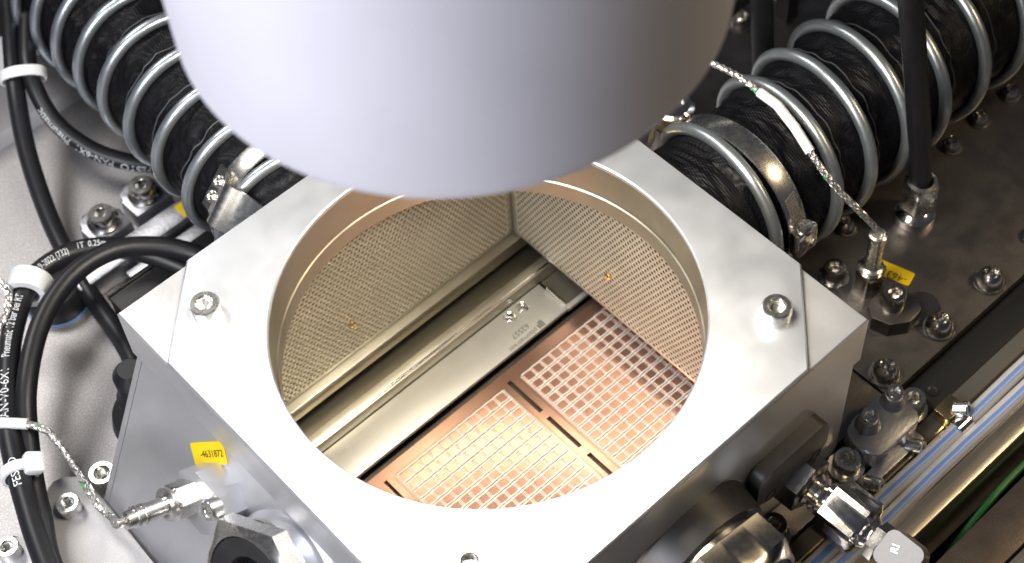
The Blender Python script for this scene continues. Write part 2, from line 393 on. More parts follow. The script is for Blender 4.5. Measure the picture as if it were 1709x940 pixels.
# thumb fasteners on the perforated sheets
for (p, ax) in (((.846,.215,-.80),(-1,0,0)),((-.10,.846,-.86),(0,-1,0))):
    bm = B(); mt = frame(Vector(p), ax)
    lathe(bm, [(0,0),(.016,0),(.016,.012),(.008,.016),(.008,.03),(0,.032)], mt, 16); obj('fastener', bm, 'gold', CH)

# ---- things mounted on the slanted left wall
def slant(y, d, off=0):     # d = distance down the slope from the slab
    return Vector((XS,0,-.297)) + Vector((-.4601,0,-.88787))*d + Vector((0,y,0)) + N_*off
SX = Vector((0,-1,0))        # along the wall, towards the viewer's right
FS = lambda y, d, off=0: frame(slant(y, d, off), N_, SX)
FL_ = frame(slant(.478,.108,.001), N_, Vector((0,-.16,0)) + Vector((.4601,0,.88787))*.147)
bm = B(); prism(bm, rounded(.215,.092,.012,3), 0, .004, FL_); YL = obj('number_label', bm, 'yellow', CH, label='bright yellow label with printed number')
flat_text('label_print', '-4631872', .040, FL_ @ Matrix.Translation((.02,-.014,.0055)), 'ink', YL)
bm = B(); oct8 = [(.145*math.cos(PI/8+PI/4*k)*1.05, .125*math.sin(PI/8+PI/4*k)) for k in range(8)]
prism(bm, oct8, 0, .12, FS(.355,.215), bev=.006); SB = obj('sensor_boss', bm, 'side', CH)
screw('cap', slant(.255,.140,.12), CH, axis=N_, s=.72, name='socket_screw', hs=1.1)
# left viewport: boss, hex nut, dark seal, glass
def viewport(mt, R, parent, nutmat, bossmat='side', fl=1.0):
    bm = B(); lathe(bm, [(0,0),(R*1.30*fl,0),(R*1.28*fl,.03),(R*1.24*fl,.09),(R*1.2*fl,.13),(R*1.15*fl,.135),(0,.135)], mt, 64); vp = obj('viewport', bm, bossmat, parent)
    bm = B(); lathe(bm, [(R*1.08,.136),(R*1.08,.16),(hexr(R*1.06),.161),(hexr(R*1.06),.30),(R*1.0,.33),(R*.93,.335),(R*.91,.30),(R*.91,.14)], mt, 72); obj('hex_nut', bm, nutmat, vp)
    bm = B(); lathe(bm, [(R*.92,.27),(R*.905,.325),(R*.60,.30),(R*.55,.24),(R*.55,.14)], mt, 64); obj('seal_ring', bm, 'dark', vp)
    bm = B(); lathe(bm, [(R*.57,.15),(0,.15)], mt, 48); obj('glass', bm, 'glass', vp)
viewport(frame(slant(-.06,.305), N_, SX) @ Matrix.Diagonal((1,1,.5,1)), .255, CH, 'screw', 'side', .85)
viewport(frame(Vector((.05,-.985,-.62)), (0,-1,0), (1,0,.3)), .265, CH, 'darkscrew', 'gunmetal')
# dark latch block with two holes on the front right wall
bm = B(); mt = frame(Vector((.60,-.985,-.56)), (0,-1,0), (1,0,0))
pl = rounded(.40,.23,.06,5); prism(bm, [(x, y) for x, y in pl], 0, .065, mt, bev=.010); LB = obj('latch_block', bm, 'latch', CH)
for dx in (-.12, .14):
    bm = B(); lathe(bm, [(0,.0645),(.022,.0645),(.026,.068),(.030,.0655)], mt @ Matrix.Translation((dx,-.085,0)), 16); obj('pin_hole', bm, 'black', LB)

# ================================================================== raised lid with lamp
LD = thing('chamber_lid', 'large round satin aluminium cylinder hanging above the opening', 'lid', (-.048, -.064, 1.79)); LM = Matrix.Translation((-.048,-.064,0))
bm = B(); lathe(bm, [(.70,1.805),(.785,1.79),(.795,1.794),(.801,1.806),(.802,1.83),(.802,3.6),(.78,3.64),(0,3.64)], LM, 128); obj('lid_shell', bm, 'lid', LD)
bm = B(); lathe(bm, [(0,1.84),(.695,1.84),(.70,1.805)], LM, 64); obj('lamp_diffuser', bm, 'diffuser', LD)
bm = B(); lathe(bm, [(0,3.63),(.12,3.63),(.12,7.0),(0,7.0)], LM, 32); obj('support_rod', bm, 'chrome', LD)
la = area('ring_lamp', (-.048,-.064,1.79), (-.048,-.064,0), 1.36, 112, (1.0, .915, .76), 'DISK'); attach(la, LD)

# ================================================================== transport rail and copper leadframe
TR = thing('transport_rail', 'grey steel rail with etched serial number inside the round opening', 'rail', (0, .54, -1.30))
bm = B(); box(bm, (-.9,.44,-1.262), (.80,.635,-1.24), bev=.003); RPL = obj('support_plate', bm, 'rail', TR)
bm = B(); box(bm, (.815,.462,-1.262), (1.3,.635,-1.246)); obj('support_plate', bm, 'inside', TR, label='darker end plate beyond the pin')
bm = B(); box(bm, (-.9,.437,-1.275), (1.3,.4598,-1.245)) if False else box(bm, (.8015,.437,-1.262), (1.3,.4605,-1.243)); obj('edge_bar', bm, 'rail', TR)
bm = B(); prism(bm, [(.640,-1.262),(.640,-1.225),(.655,-1.195),(.680,-1.185),(.71,-1.185),(.71,-1.262)], -.9, 1.3, Matrix(((0,0,1,0),(1,0,0,0),(0,1,0,0),(0,0,0,1)))); obj('guide_bar', bm, 'inside', TR)
bm = B(); sweep(bm, [Vector((-.9,.662,-1.183)), Vector((1.3,.662,-1.183))], .006, 8); obj('guide_wire', bm, 'chrome', TR)
bm = B(); box(bm, (-.9,.712,-1.26), (1.3,.948,-1.24)); obj('channel_floor', bm, 'olive', TR)
bm = B(); sweep(bm, [Vector((.806,.585,-1.232)), Vector((.806,.455,-1.232))], .009, 12); obj('stop_pin', bm, 'chrome', TR)
for (x, y, hexs) in ((.655,.592,1),(.575,.592,0)):
    mt = frame(Vector((x, y, -1.24)), (0,0,1))
    bm = B(); lathe(bm, [(.022,.0008),(.027,.0035),(.030,.0008)], mt, 32); rg = obj('screw_seat', bm, 'chrome', TR)
    bm = B()
    if hexs: lathe(bm, [(0,.0012),(.02,.0012),(.02,.010),(.017,.013),(hexr(.009),.0128),(hexr(.009),.004),(0,.003)], mt, 36)
    else: lathe(bm, [(0,.0011),(.0215,.0011),(.0205,.0035),(0,.0038)], mt, 32); box(bm, (-.003,-.019,.0036), (.003,.019,.0075), mt @ Matrix.Rotation(.6,4,'Z'))
    obj('rail_screw', bm, 'chrome', TR)
TXT = frame(Vector((0,0,-1.2385)), (0,0,1), (-1,0,0))
def rt(x, y): mtt = TXT.copy(); mtt[0][3] = x; mtt[1][3] = y; return mtt
flat_text('etched_text', 'plasmatreat', .036, rt(.622,.466), 'etch', TR, 'LEFT')
flat_text('etched_text', '62557', .040, rt(.607,.512), 'etch', TR, 'LEFT')
bm = B()
for i in range(3):
    for j in range(3):
        x0 = .632 + i*.0125; y0 = .447 + j*.0125
        if (i, j) == (0, 2): continue
        box(bm, (x0, y0, -1.2388), (x0+.0105, y0+.0105, -1.2384))
obj('etched_logo', bm, 'etch', TR)

LF = thing('leadframe_strip', 'copper leadframe strip with two grids of small square pads', 'leadframe', (.35, -.1, -1.30))
ys = [-.82]; slots = []
y = .352
slot_y = [(.352,.135),(.093,-.115),(-.165,-.375),(-.42,-.63)]
yb = sorted({-.82, .402, *[v for s in slot_y for v in s]})
xs = [-1.05,-.392,-.376,.336,.358,1.30]
om = set()
for (a, b) in slot_y:
    j = yb.index(b)
    om.add((1, j)); om.add((3, j))
bm = B(); gridplate(bm, xs, yb, om, -1.282, -1.272); obj('copper_sheet', bm, 'copper', LF)
bm = B(); box(bm, (-1.0,-.82,-1.312), (1.3,.436,-1.302)); obj('carrier_bed', bm, 'brown', LF)
PX, PY = .0565, .0535
def seen(p):
    d = p - CAM; q = CAM + d*(-CAM.z/d.z); return math.hypot(q.x, q.y) < .85 and not (p.x > .86)
padb = B(); box(padb, (-.0195,-.0195,0), (.0195,.0195,.006)); padm = mesh_of(padb, 'pad', 'pad')
rest = B(); npad = 0; cells = []
for (xa, nx) in ((-.327,11),(.409,11)):
    for i in range(nx):
        for j in range(17):
            cells.append(Vector((xa + (i+.5)*PX, .333 - (j+.5)*PY, -1.2718)))
cells.sort(key=lambda p: (not seen(p), -p.y))
for k, p in enumerate(cells):
    if k < 296 and seen(p): obj('pad', padm, None, LF, Matrix.Translation(p) @ Matrix.Rotation(random.uniform(-.006,.006),4,'X') @ Matrix.Rotation(random.uniform(-.006,.006),4,'Y'))
    else: box(rest, p + Vector((-.0185,-.0185,0)), p + Vector((.0185,.0185,.006)))
obj('distant_pads', rest, 'pad', LF, kind='stuff')
for (xa, nx) in ((-.327,11),(.409,11)):
    xb = xa + nx*PX
    for j in range(18):                       # tie bars: a pair of thin bars per row line
        yy = .333 - j*PY; bm = B()
        for s in ((-1, 1) if 0 < j else (0,)):
            pts = [Vector((xa + (xb-xa)*k/44, yy + s*.0062 + .0012*math.sin(k*PI/2 + s), -1.2655)) for k in range(45)]
            strip(bm, pts, (0,1,0), .0050, .003)
        obj('tie_bar', bm, 'silver', LF)
    for i in range(nx + 1):                   # combs of tiny leads between the pads
        xx = xa + i*PX; bm = B(); nl = 17*7
        for k in range(nl):
            yy = .333 - (k+.5)*PY/7
            q = [(-.0085,-.0010),(.0085,.0022),(.0085,.0055),(-.0085,.0023)]
            v = [bm.verts.new((xx + a, yy + b_, -1.2690)) for a, b_ in q]; bm.faces.new(v)
        obj('lead_comb', bm, 'silver', LF, kind='stuff')
    bm = B()                                   # fine slits round each panel
    for yy in (.347,): box(bm, (xa-.005, yy-.0012, -1.2718), (xb+.005, yy+.0012, -1.2712))
    for xx in (xa-.016, xb+.016):
        for k in range(17*6):
            yy = .333 - (k+.5)*PY/6; box(bm, (xx-.005, yy-.0012, -1.2718), (xx+.005, yy+.0012, -1.2712))
    obj('edge_slits', bm, 'etch', LF, kind='stuff')

# ================================================================== exhaust hoses
def hose(name, label, c0, d, e, ph, r, rw, u0, u1, uw0, uw1, seed, phi=lambda u: u):
    c0, d, e = Vector(c0), Vector(d), Vector(e)
    cen = lambda u: c0 + d*u + e*u*u
    def fr(u):
        T = (d + e*2*u).normalized(); Bv = T.cross(Vector((0,0,1))).normalized(); return T, Bv.cross(T), Bv
    def pt(u, th, rr):
        T, Nn, Bv = fr(u); return cen(u) + rr*(math.cos(th)*Nn + math.sin(th)*Bv)
    H = thing(name, label, 'hose', cen(u0), 'ventilation hoses joined to the chamber')
    def rad(u, th):
        f = ((-(th - ph)/(2*PI)) - phi(u)) % 1.0; dd = min(f, 1-f)
        if u < uw0 - .1: dd = .12
        wv = noise.noise(Vector((math.cos(th)*3.2+seed, math.sin(th)*3.2, u*3.0)))
        rid = 1 - abs(noise.noise(Vector((math.cos(th)*4+u*1.2+seed, math.sin(th)*4, u*5+9))))*2
        sag = .085*math.sin(min(dd*2, 1)*PI/2)**1.2
        return r*(.985 - sag + .045*wv*min(1, dd*6) + .036*rid*min(1, dd*5))
    bm = B(); nu = int((u1-u0)*30); nt = 88; rings = []
    for i in range(nu + 1):
        u = u0 + (u1-u0)*i/nu; ring = []
        for k in range(nt):
            th = 2*PI*k/nt; rr = rad(u, th)
            ring.append(bm.verts.new(pt(u, th, rr)))
        rings.append(ring)
    for a, b in zip(rings, rings[1:]):
        for k in range(nt): bm.faces.new((a[k], a[(k+1)%nt], b[(k+1)%nt], b[k]))
    obj('fabric_sleeve', bm, 'fabric', H)
    bm = B(); pts = []
    n = int((uw1-uw0)*72)
    for i in range(n + 1):
        u = uw0 + (uw1-uw0)*i/n; pts.append(pt(u, -2*PI*phi(u) + ph, r + rw*.55))
    sweep(bm, pts, rw, 14); obj('wire_coil', bm, 'wire', H)
    # seam stitched round the sleeve between the coils
    bm = B(); pts = []; us0 = max(uw0, 1.0) if uw0 < -.5 else uw0
    for i in range(n + 1):
        u = us0 + .40 + (uw1-us0-.5)*i/n; th = -2*PI*(u - .40) + ph
        th += .35*noise.noise(Vector((u*5, seed, 0))); pts.append(pt(u, th, rad(u, th) + .0015))
    sweep(bm, pts, .0035, 6); obj('seam_piping', bm, 'seam', H)
    return H, pt, fr, cen
def phi_right(u):            # the coil opens up where the band clamp grips the sleeve
    if u <= -.40: return u + 1
    if u >= 1.05: return u
    return .60 + .45*(u + .40)/1.45
HR, ptR, frR, ceR = hose('exhaust_hose', 'black fabric hose with wire coil right of the lid, leaving to the upper right',
    (1.4271,.0372,-.5767), (.18348,.001,-.00422), (.01112,.00081,-.00063), 2.7307, .3592, .0285, -2.2, 8.4, -.93, 8.3, 3.1, phi_right)
HL, ptL, frL, ceL = hose('exhaust_hose', 'black fabric hose with wire coil left of the lid, leaving to the upper left',
    (-.0402,1.0893,-.4582), (.0311,.2898,-.0117), (-.0008,-.0045,-.0021), 2.3669, .3401, .0265, -.42, 9.6, -.40, 9.5, 8.7)
def clamp(name, label, pt, fr, cen, r, uc, wu, th_bridge, th_house, side, bo=.125, bw=.20, bmat='screw'):
    Cl = thing(name, label, 'hose clamp', cen(uc), 'clamps round the hoses')
    bm = B(); n = 72; rr = r*1.0
    loops = []
    for (du, dr) in ((-wu, .004), (-wu, .010), (-wu*.8, .013), (wu*.8, .013), (wu, .010), (wu, .004)):
        loops.append([bm.verts.new(cen(uc) + (pt(uc, 2*PI*k/n, rr+dr) - cen(uc)) + fr(uc)[0]*du) for k in range(n)])
    for a, b in zip(loops, loops[1:] + loops[:1]):
        for k in range(n): bm.faces.new((a[k], a[(k+1)%n], b[(k+1)%n], b[k]))
    band = obj('clamp_band', bm, 'screw', Cl)
    # worm thread slots
    bm = B()
    for k in range(14):
        th = th_house - .10 - k*.035; T = fr(uc)[0]
        mt = frame(cen(uc) + (pt(uc, th, rr+.0135) - cen(uc)), pt(uc, th, 1) - cen(uc), T)
        box(bm, (-wu*.6,-.0035,-.001), (wu*.6,.0035,.0015), mt @ Matrix.Rotation(.25,4,'Z'))
    obj('worm_slots', bm, 'etch', band, kind='stuff')
    # bridge plate that steps over the last coil towards the chamber
    bm = B(); T = fr(uc)[0]; pts = []
    for k in range(25):
        q = -.24 + .31*k/24; hgt = .020 + .062*math.exp(-((q+bo)/.055)**2) - .02*max(0,-q-.17)/.07
        pts.append(cen(uc) + (pt(uc, th_bridge, rr + hgt) - cen(uc)) + T*q)
    ra = (pt(uc, th_bridge, 1) - cen(uc)).normalized(); strip(bm, pts, T.cross(ra), bw, .010)
    br = obj('bridge_plate', bm, bmat, Cl)
    for k in (-.04, .035):
        mt = frame(cen(uc) + (pt(uc, th_bridge, rr+.026) - cen(uc)) + T*.035 + T.cross(ra)*k, ra)
        bm = B(); lathe(bm, [(.012,.002),(.016,.010),(.022,.012),(.026,.009),(.027,.002)], mt, 20); obj('rivet', bm, 'screw', br)
    # housing and screw
    mt = frame(cen(uc) + (pt(uc, th_house, rr+.012) - cen(uc)), pt(uc, th_house, 1) - cen(uc), T)
    bm = B(); box(bm, (-wu*1.15,-.06,0), (wu*1.15,.07,.055), mt, bev=.01); obj('worm_housing', bm, 'chrome', Cl)
    sm = mt @ Matrix.Translation((0,side*.055,.034))
    mt2 = frame(sm.translation, (sm.to_3x3() @ Vector((0,side,0))))
    bm = B(); lathe(bm, [(0,0),(.030,0),(.034,.012),(.034,.035),(.028,.045),(.012,.047),(0,.047)], mt2, 24)
    sc_ = obj('clamp_screw', bm, 'screw', Cl)
    bm = B()
    for a in (0, PI/2): box(bm, (-.019,-.0045,.0472), (.019,.0045,.0478), mt2 @ Matrix.Rotation(a+.3,4,'Z'))
    obj('cross_slot', bm, 'etch', sc_)
clamp('hose_clamp', 'bright steel band clamp on the right hose beside the lid', ptR, frR, ceR, .3592, -.02, .052, math.radians(-70), math.radians(84), 1, .066, .09, 'gold')
clamp('hose_clamp', 'steel band clamp with two round rivets on the left hose', ptL, frL, ceL, .3401, .78, .050, math.radians(-50), math.radians(120), 1, .080)

# ================================================================== right side
PO = thing('round_post', 'short polished steel post with ring grooves behind the chamber corner', 'post', (1.53,.51,-1.0))
bm = B(); lathe(bm, [(0,0),(.115,0),(.115,.04),(.095,.05),(.095,.42),(.102,.43),(.102,.46),(.088,.47),(.088,.49),(.100,.50),(.100,.53),(.08,.545),(.05,.545),(.045,.52),(0,.52)], Matrix.Translation((1.53,.51,-1.0)), 48); obj('post_body', bm, 'chrome', PO)
# braided cables
def braid(parent, pts, r, fleck_every, sleeve=None):
    path = spline(pts, .012); cb = obj('braided_cable', sweep(B(), path, r*.8, 10), 'braid', parent)
    bm = B(); fl_ = B(); n = len(path); L = 0
    for s in range(4):
        for hand in (1, -1):
            q = []
            u = None
            for i in range(n):
                t = (path[min(i+1,n-1)] - path[max(i-1,0)]).normalized()
                if u is None: u = t.orthogonal().normalized()
                u = (u - t*u.dot(t)).normalized(); v = t.cross(u); a = hand*i*.62 + s*PI/2
                q.append(path[i] + (r + .002*math.sin(i*.62*2 + hand))*(math.cos(a)*u + math.sin(a)*v))
            if s == 0 and hand == 1:
                i = 2
                while i < n - 5:
                    sweep(fl_, q[i:i+4], r*.42, 5); i += fleck_every
            sweep(bm, q, r*.30, 5)
    obj('braid_strands', bm, 'braid', cb, kind='stuff'); obj('green_flecks', fl_, 'green', cb, kind='stuff')
    if sleeve:
        bm = B(); sweep(bm, [Vector(p) for p in sleeve], r*1.9, 18); obj('white_sleeve', bm, 'nylon', parent)
TP = thing('temperature_probe', 'thin steel probe standing on the dark base plate with a braided cable', 'probe', (1.72,-.53,-1.0), 'braided cable temperature probes')
Z = Matrix.Translation((1.72,-.53,-1.0))
bm = B(); lathe(bm, [(0,0),(hexr(.062),0),(hexr(.062),.13),(.060,.14),(.04,.142),(0,.142)], Z, 36); obj('hex_body', bm, 'darkscrew', TP)
bm = B(); lathe(bm, [(.052,.14),(.055,.16),(.040,.165),(.036,.17),(.036,.34),(.040,.35),(.040,.385),(.03,.39),(.012,.37),(0,.37)], Z, 28); obj('probe_stem', bm, 'screw', TP)
sv = [(1.655,.13,-.185),(1.640,.02,-.165),(1.615,-.10,-.185),(1.595,-.21,-.235)]
braid(TP, [(1.2,1.9,.1),(1.35,1.15,.02),(1.50,.62,-.10),(1.58,.42,-.13),(1.64,.25,-.16),(1.655,.13,-.185),(1.640,.02,-.165),(1.615,-.10,-.185),(1.595,-.21,-.235),(1.60,-.34,-.33),(1.66,-.46,-.47),(1.715,-.525,-.585),(1.72,-.53,-.63)], .0115, 21, sv)
# yellow label lying on the base plate
bm = B(); prism(bm, rounded(.21,.078,.008,3), 0, .004, frame(Vector((1.855,-.545,-.998)), (0,0,1), (.3,-1,0))); YR = obj('number_label', bm, 'yellow', BP, label='yellow label with number on the base plate')
flat_text('label_print', '-4637', .052, frame(Vector((1.862,-.57,-.993)), (0,0,1), (-.3,1,0)), 'ink', YR)
# small elbow mount and plain screw beside the probe
EM = thing('probe_mount', 'small dark angular mounting foot with one socket screw beside the probe', 'mount', (1.68,-.72,-1.0))
bm = B(); prism(bm, rounded(.30,.17,.07,6), -1.0, -.992, frame(Vector((1.74,-.735,0)), (0,0,1), (.75,-.5,0))); obj('foot_outline', bm, 'base', EM)
bm = B(); prism(bm, [(.12*math.cos(PI/8+PI/4*k), .095*math.sin(PI/8+PI/4*k)) for k in range(8)], 0, .09, frame(Vector((1.665,-.715,-1.0)), (0,0,1), (.75,-.5,0)), bev=.006); obj('mount_block', bm, 'base', EM)
screw('capd', (1.675,-.695,-.91), EM, name='socket_screw', s=.95)
screw('capd', (1.655,-.39,-1.0), BP, name='socket_screw', s=.9, washer=True)
# vertical black tubes
def pneu(name, label, pts, r, parent=None, group='black pneumatic tubes'):
    path = spline(pts, .03); t = thing(name, label, 'tube', pts[0], group); bm = B(); sweep(bm, path, r, 20); obj('tube_wall', bm, 'rubber', t); return t, path
UF = thing('tube_fitting', 'steel screw fitting on the base plate holding the upright black tube', 'fitting', (2.165,-.425,-1.0))
Z = Matrix.Translation((2.165,-.425,-1.0))
bm = B(); lathe(bm, [(0,0),(.088,0),(.092,.01),(.092,.05),(.07,.075),(.058,.08),(.058,.115)], Z, 40); obj('fitting_base', bm, 'chrome', UF)
bm = B(); lathe(bm, [(.05,.115),(hexr(.078),.116),(hexr(.078),.225),(.075,.235),(.068,.265),(.05,.27)], Z, 36); obj('hex_nut', bm, 'screw', UF)
pneu('black_tube', 'black tube standing upright in the steel fitting before the right hose', [(2.165,-.425,-.80),(2.17,-.36,-.5),(2.14,-.29,-.1),(2.10,-.21,.35),(2.08,-.15,.7),(2.05,-.05,2.6)], .052)
pneu('black_tube', 'black tube hanging behind the right hose next to the lid', [(2.18,.54,-.75),(2.155,.545,-.5),(2.13,.555,-.2),(2.06,.50,.1),(2.0,.46,.7),(2.0,.42,2.6)], .052)
DB = B(); box(DB, (-.045,-.04,-.25), (.045,.04,.6), frame(Vector((2.12,.84,-.60)), (1,.03,0)))
box(DB, (2.66,.80,-1.0), (2.74,.88,-.5))
tag(obj('dark_bracket', DB, 'black'), 'black bar crossing behind the lid at the top edge', 'bracket')
# black channel, bracket, flange and tubes in front
bm = B(); box(bm, (1.352,-1.132,-1.30), (6,-.972,-1.055), bev=.004); BC = tag(obj('black_channel', bm, 'black'), 'long black channel bar along the edge of the base plate', 'channel')
bm = B(); lathe(bm, [(.014,.0005),(.022,.004),(.028,.004),(.030,.0005)], Matrix.Translation((1.535,-1.06,-1.055)), 20); obj('screw_hole', bm, 'dark', BC)
FLG = thing('front_flange', 'steel flange strip below the front right wall of the chamber', 'flange', (.2,-1.06,-1.0))
bm = B(); prism(bm, [(-1.3,-1.128),(1.347,-1.128),(1.347,-.990),(-1.3,-.990)], -1.14, -1.004, bev=.006); obj('flange_strip', bm, 'base', FLG)
for x, k in ((.96,'cap'),(.51,'capd')): screw(k, (x,-1.065,-1.004), FLG, name='socket_screw', s=1.0, washer=True, hs=1.2)
screw('cap', (1.395,-1.055,-1.055), BC, name='socket_screw', s=.95, washer=True, hs=1.6)
CB = thing('cast_bracket', 'rounded grey cast bracket with two small screws beside the chamber corner', 'bracket', (1.18,-1.05,-1.0))
bm = B(); prism(bm, rounded(.315,.20,.075,7), -1.003, -.90, Matrix.Translation((1.175,-1.065,0)), bev=.012); obj('bracket_body', bm, 'cast', CB)
for (x, y) in ((1.285,-1.025),(1.125,-1.025)):
    bm = B(); lathe(bm, [(0,0),(.055,0),(.05,.02),(.043,.055),(.040,.06),(0,.06)], Matrix.Translation((x,y,-.90)), 32); bs = obj('screw_boss', bm, 'cast', CB)
    screw('cap', (x,y,-.84), CB, s=.62, name='socket_screw', hs=.6)
DU = thing('cable_duct', 'grey translucent duct strip beside the striped tubes', 'duct', (1.2,-1.17,-1.1))
bm = B(); box(bm, (-1.3,-1.208,-1.14), (6,-1.135,-1.03), bev=.004); obj('duct_cover', bm, 'duct', DU)
bm = B(); box(bm, (-1.3,-1.218,-1.12), (6,-1.210,-1.022)); obj('duct_edge', bm, 'gold', DU)
bm = B(); box(bm, (.94,-1.20,-1.03), (1.30,-1.14,-1.0), bev=.006); obj('duct_clip', bm, 'cast', DU)
for x in (1.235, .975):
    bm = B(); mt = frame(Vector((x,-1.185,-1.0)), (.2,-.7,.35)); lathe(bm, [(0,-.02),(.030,-.02),(.030,.05),(.026,.055),(.010,.055),(.010,.035),(0,.035)], mt, 24); obj('duct_screw', bm, 'screw', DU)
PF = thing('profile_rail', 'long bronze toned aluminium profile in front of the striped tubes', 'rail', (1.2,-1.4,-1.2))
bm = B(); pp = [(-1.222,-1.4),(-1.222,-1.035),(-1.37,-1.035),(-1.375,-1.005),(-1.44,-1.0),(-1.462,-1.006),(-1.474,-1.025),(-1.474,-1.4)]
prism(bm, pp, -1.5, 6, Matrix(((0,0,1,0),(1,0,0,0),(0,1,0,0),(0,0,0,1)))); obj('profile_body', bm, 'alu', PF)
for nm, yy, lab in (('inner',-1.268,'white tube with blue stripe nearest the chamber, held by a clip'),('outer',-1.338,'white tube with blue stripe lying along the bronze profile')):
    T = thing('striped_tube', lab, 'tube', (1.2,yy,-1.0), 'striped white tubes'); bm = B(); pts = [Vector((-1.4+.2*k, yy + .003*math.sin(k*1.3 + yy*40), -.998)) for k in range(38)]
    sweep(bm, pts, .035, 20); obj('tube_wall', bm, 'tube', T)
    bm = B(); V = Vector((-.30,-.20,1)).normalized(); rings = []
    for p in pts:
        rr = []
        for a in (-.36,-.18,0,.18,.36):
            rr.append(bm.verts.new(p + .0356*(math.cos(a)*Vector((0,-.17,.985)) + math.sin(a)*Vector((0,.985,.17)))))
        rings.append(rr)
    for a, b in zip(rings, rings[1:]):
        for k in range(4): bm.faces.new((a[k], a[k+1], b[k+1], b[k]))
    obj('colour_stripe', bm, 'stripe', T)
TC = thing('tube_clip', 'small steel clip with a screw holding the inner striped tube', 'clip', (1.45,-1.24,-1.0))
bm = B(); pts = [Vector((1.45,-1.268 + .041*math.cos(a), -.998 + .041*math.sin(a))) for a in [PI*k/16 - .5 for k in range(0,22)]]; strip(bm, pts, (1,0,0), .075, .006); obj('clip_band', bm, 'chrome', TC)
bm = B(); box(bm, (1.41,-1.228,-1.02), (1.52,-1.150,-.955), bev=.004); obj('clip_foot', bm, 'gold', TC)
bm = B(); lathe(bm, [(0,0),(.034,0),(.034,.055),(.03,.06),(hexr(.016),.06),(hexr(.016),.03),(0,.03)], frame(Vector((1.475,-1.21,-.96)), (.45,-.75,.4)), 36); obj('clip_screw', bm, 'screw', TC)
BR = B(); box(BR, (-1.5,-1.775,-1.5), (6,-1.585,-1.05), bev=.006); tag(obj('brown_rail', BR, 'brown'), 'dark brown rail along the lower right corner', 'rail')
BR = B(); box(BR, (-1.5,-1.90,-1.5), (6,-1.783,-1.065), bev=.01); tag(obj('edge_rail', BR, 'alu'), 'lighter rail at the very corner beyond the brown rail', 'rail')
gw = spline([(1.0,-1.55,-1.40),(1.15,-1.55,-1.22),(1.30,-1.545,-1.15),(1.5,-1.535,-1.14),(1.9,-1.53,-1.16),(2.4,-1.52,-1.2)], .02); bm = B(); sweep(bm, gw, .016, 10)
tag(obj('green_wire', bm, 'greenwire'), 'green wire lying in the gap beside the brown rail', 'wire')
# compression fitting with elbow, screwed into the front right wall
CF = thing('compression_fitting', 'polished compression fitting with elbow on the front right wall', 'fitting', (.66,-.985,-.72))
o0 = Vector((.655,-.985,-.735)); F = frame(o0, (.04,-1,-.02), (.8,0,.5)); FN = F @ Matrix.Rotation(math.radians(22),4,'Z')
def seg(nm, pf_, mt_, n=36, mm='chrome'): bm = B(); lathe(bm, pf_, FN, n); return obj(nm, bm, mm, CF)
seg('lock_nut', [(0,0),(hexr(.105),0),(hexr(.105),.12),(.095,.13),(0,.13)], F, mm='darkscrew')
seg('fitting_neck', [(.05,.12),(.075,.135),(.06,.15),(.075,.165),(.06,.18),(.078,.195),(.07,.22),(0,.22)], F)
seg('hex_nut', [(0,.215),(.085,.216),(hexr(.108),.225),(hexr(.108),.385),(.10,.40),(.08,.405),(.06,.43),(.062,.432),(hexr(.07),.435),(hexr(.07),.475),(.055,.48),(0,.48)], F)
bm = B(); prism(bm, rounded(.145,.165,.035,5), -.075, .075, F @ Matrix.Translation((.015,0,.56)) @ Matrix.Rotation(PI/2,4,'X'), bev=.022); EL = obj('elbow_body', bm, 'elbow', CF)
flat_text('stamped_mark', 'RI', .042, F @ Matrix.Translation((.03,.077,.55)) @ Matrix.Rotation(-PI/2,4,'X') @ Matrix.Rotation(.3,4,'Z'), 'chrome', EL)
bm = B(); lathe(bm, [(0,0),(.07,0),(.075,.03),(hexr(.09),.04),(hexr(.09),.16),(.08,.17),(.05,.17),(.05,.5),(0,.5)], F @ Matrix.Translation((-.075,0,.56)) @ Matrix.Rotation(-PI/2,4,'Y'), 36); obj('lower_nut', bm, 'chrome', CF)

# ================================================================== left side
# light mounting plate in the lower left corner
MP = thing('mounting_plate', 'light grey rounded mounting plate with cap screws in the lower left corner', 'plate', (-1.6,.8,-1.15))
bm = B(); prism(bm, [(-1.40,-1.0),(-1.385,.55),(-1.362,1.0),(-1.385,1.15),(-1.42,1.185),(-1.47,1.20),(-1.51,1.185),(-1.54,1.15),(-1.60,1.06),(-1.70,1.03),(-1.73,1.10),(-1.80,1.13),(-3,1.13),(-3,-1.0)][::-1], -1.149, -1.0, bev=.012); obj('plate_body', bm, 'lightplate', MP)
for (x, y, nm) in ((-1.49,1.03,'socket_screw'),(-1.785,1.035,'socket_screw')): screw('cap', (x,y,-1.0), MP, name=nm, s=.85, hs=1.1)
screw('cap', (-1.295,1.10,-1.15), FL, name='socket_screw', s=1.05, washer=True, hs=1.9)
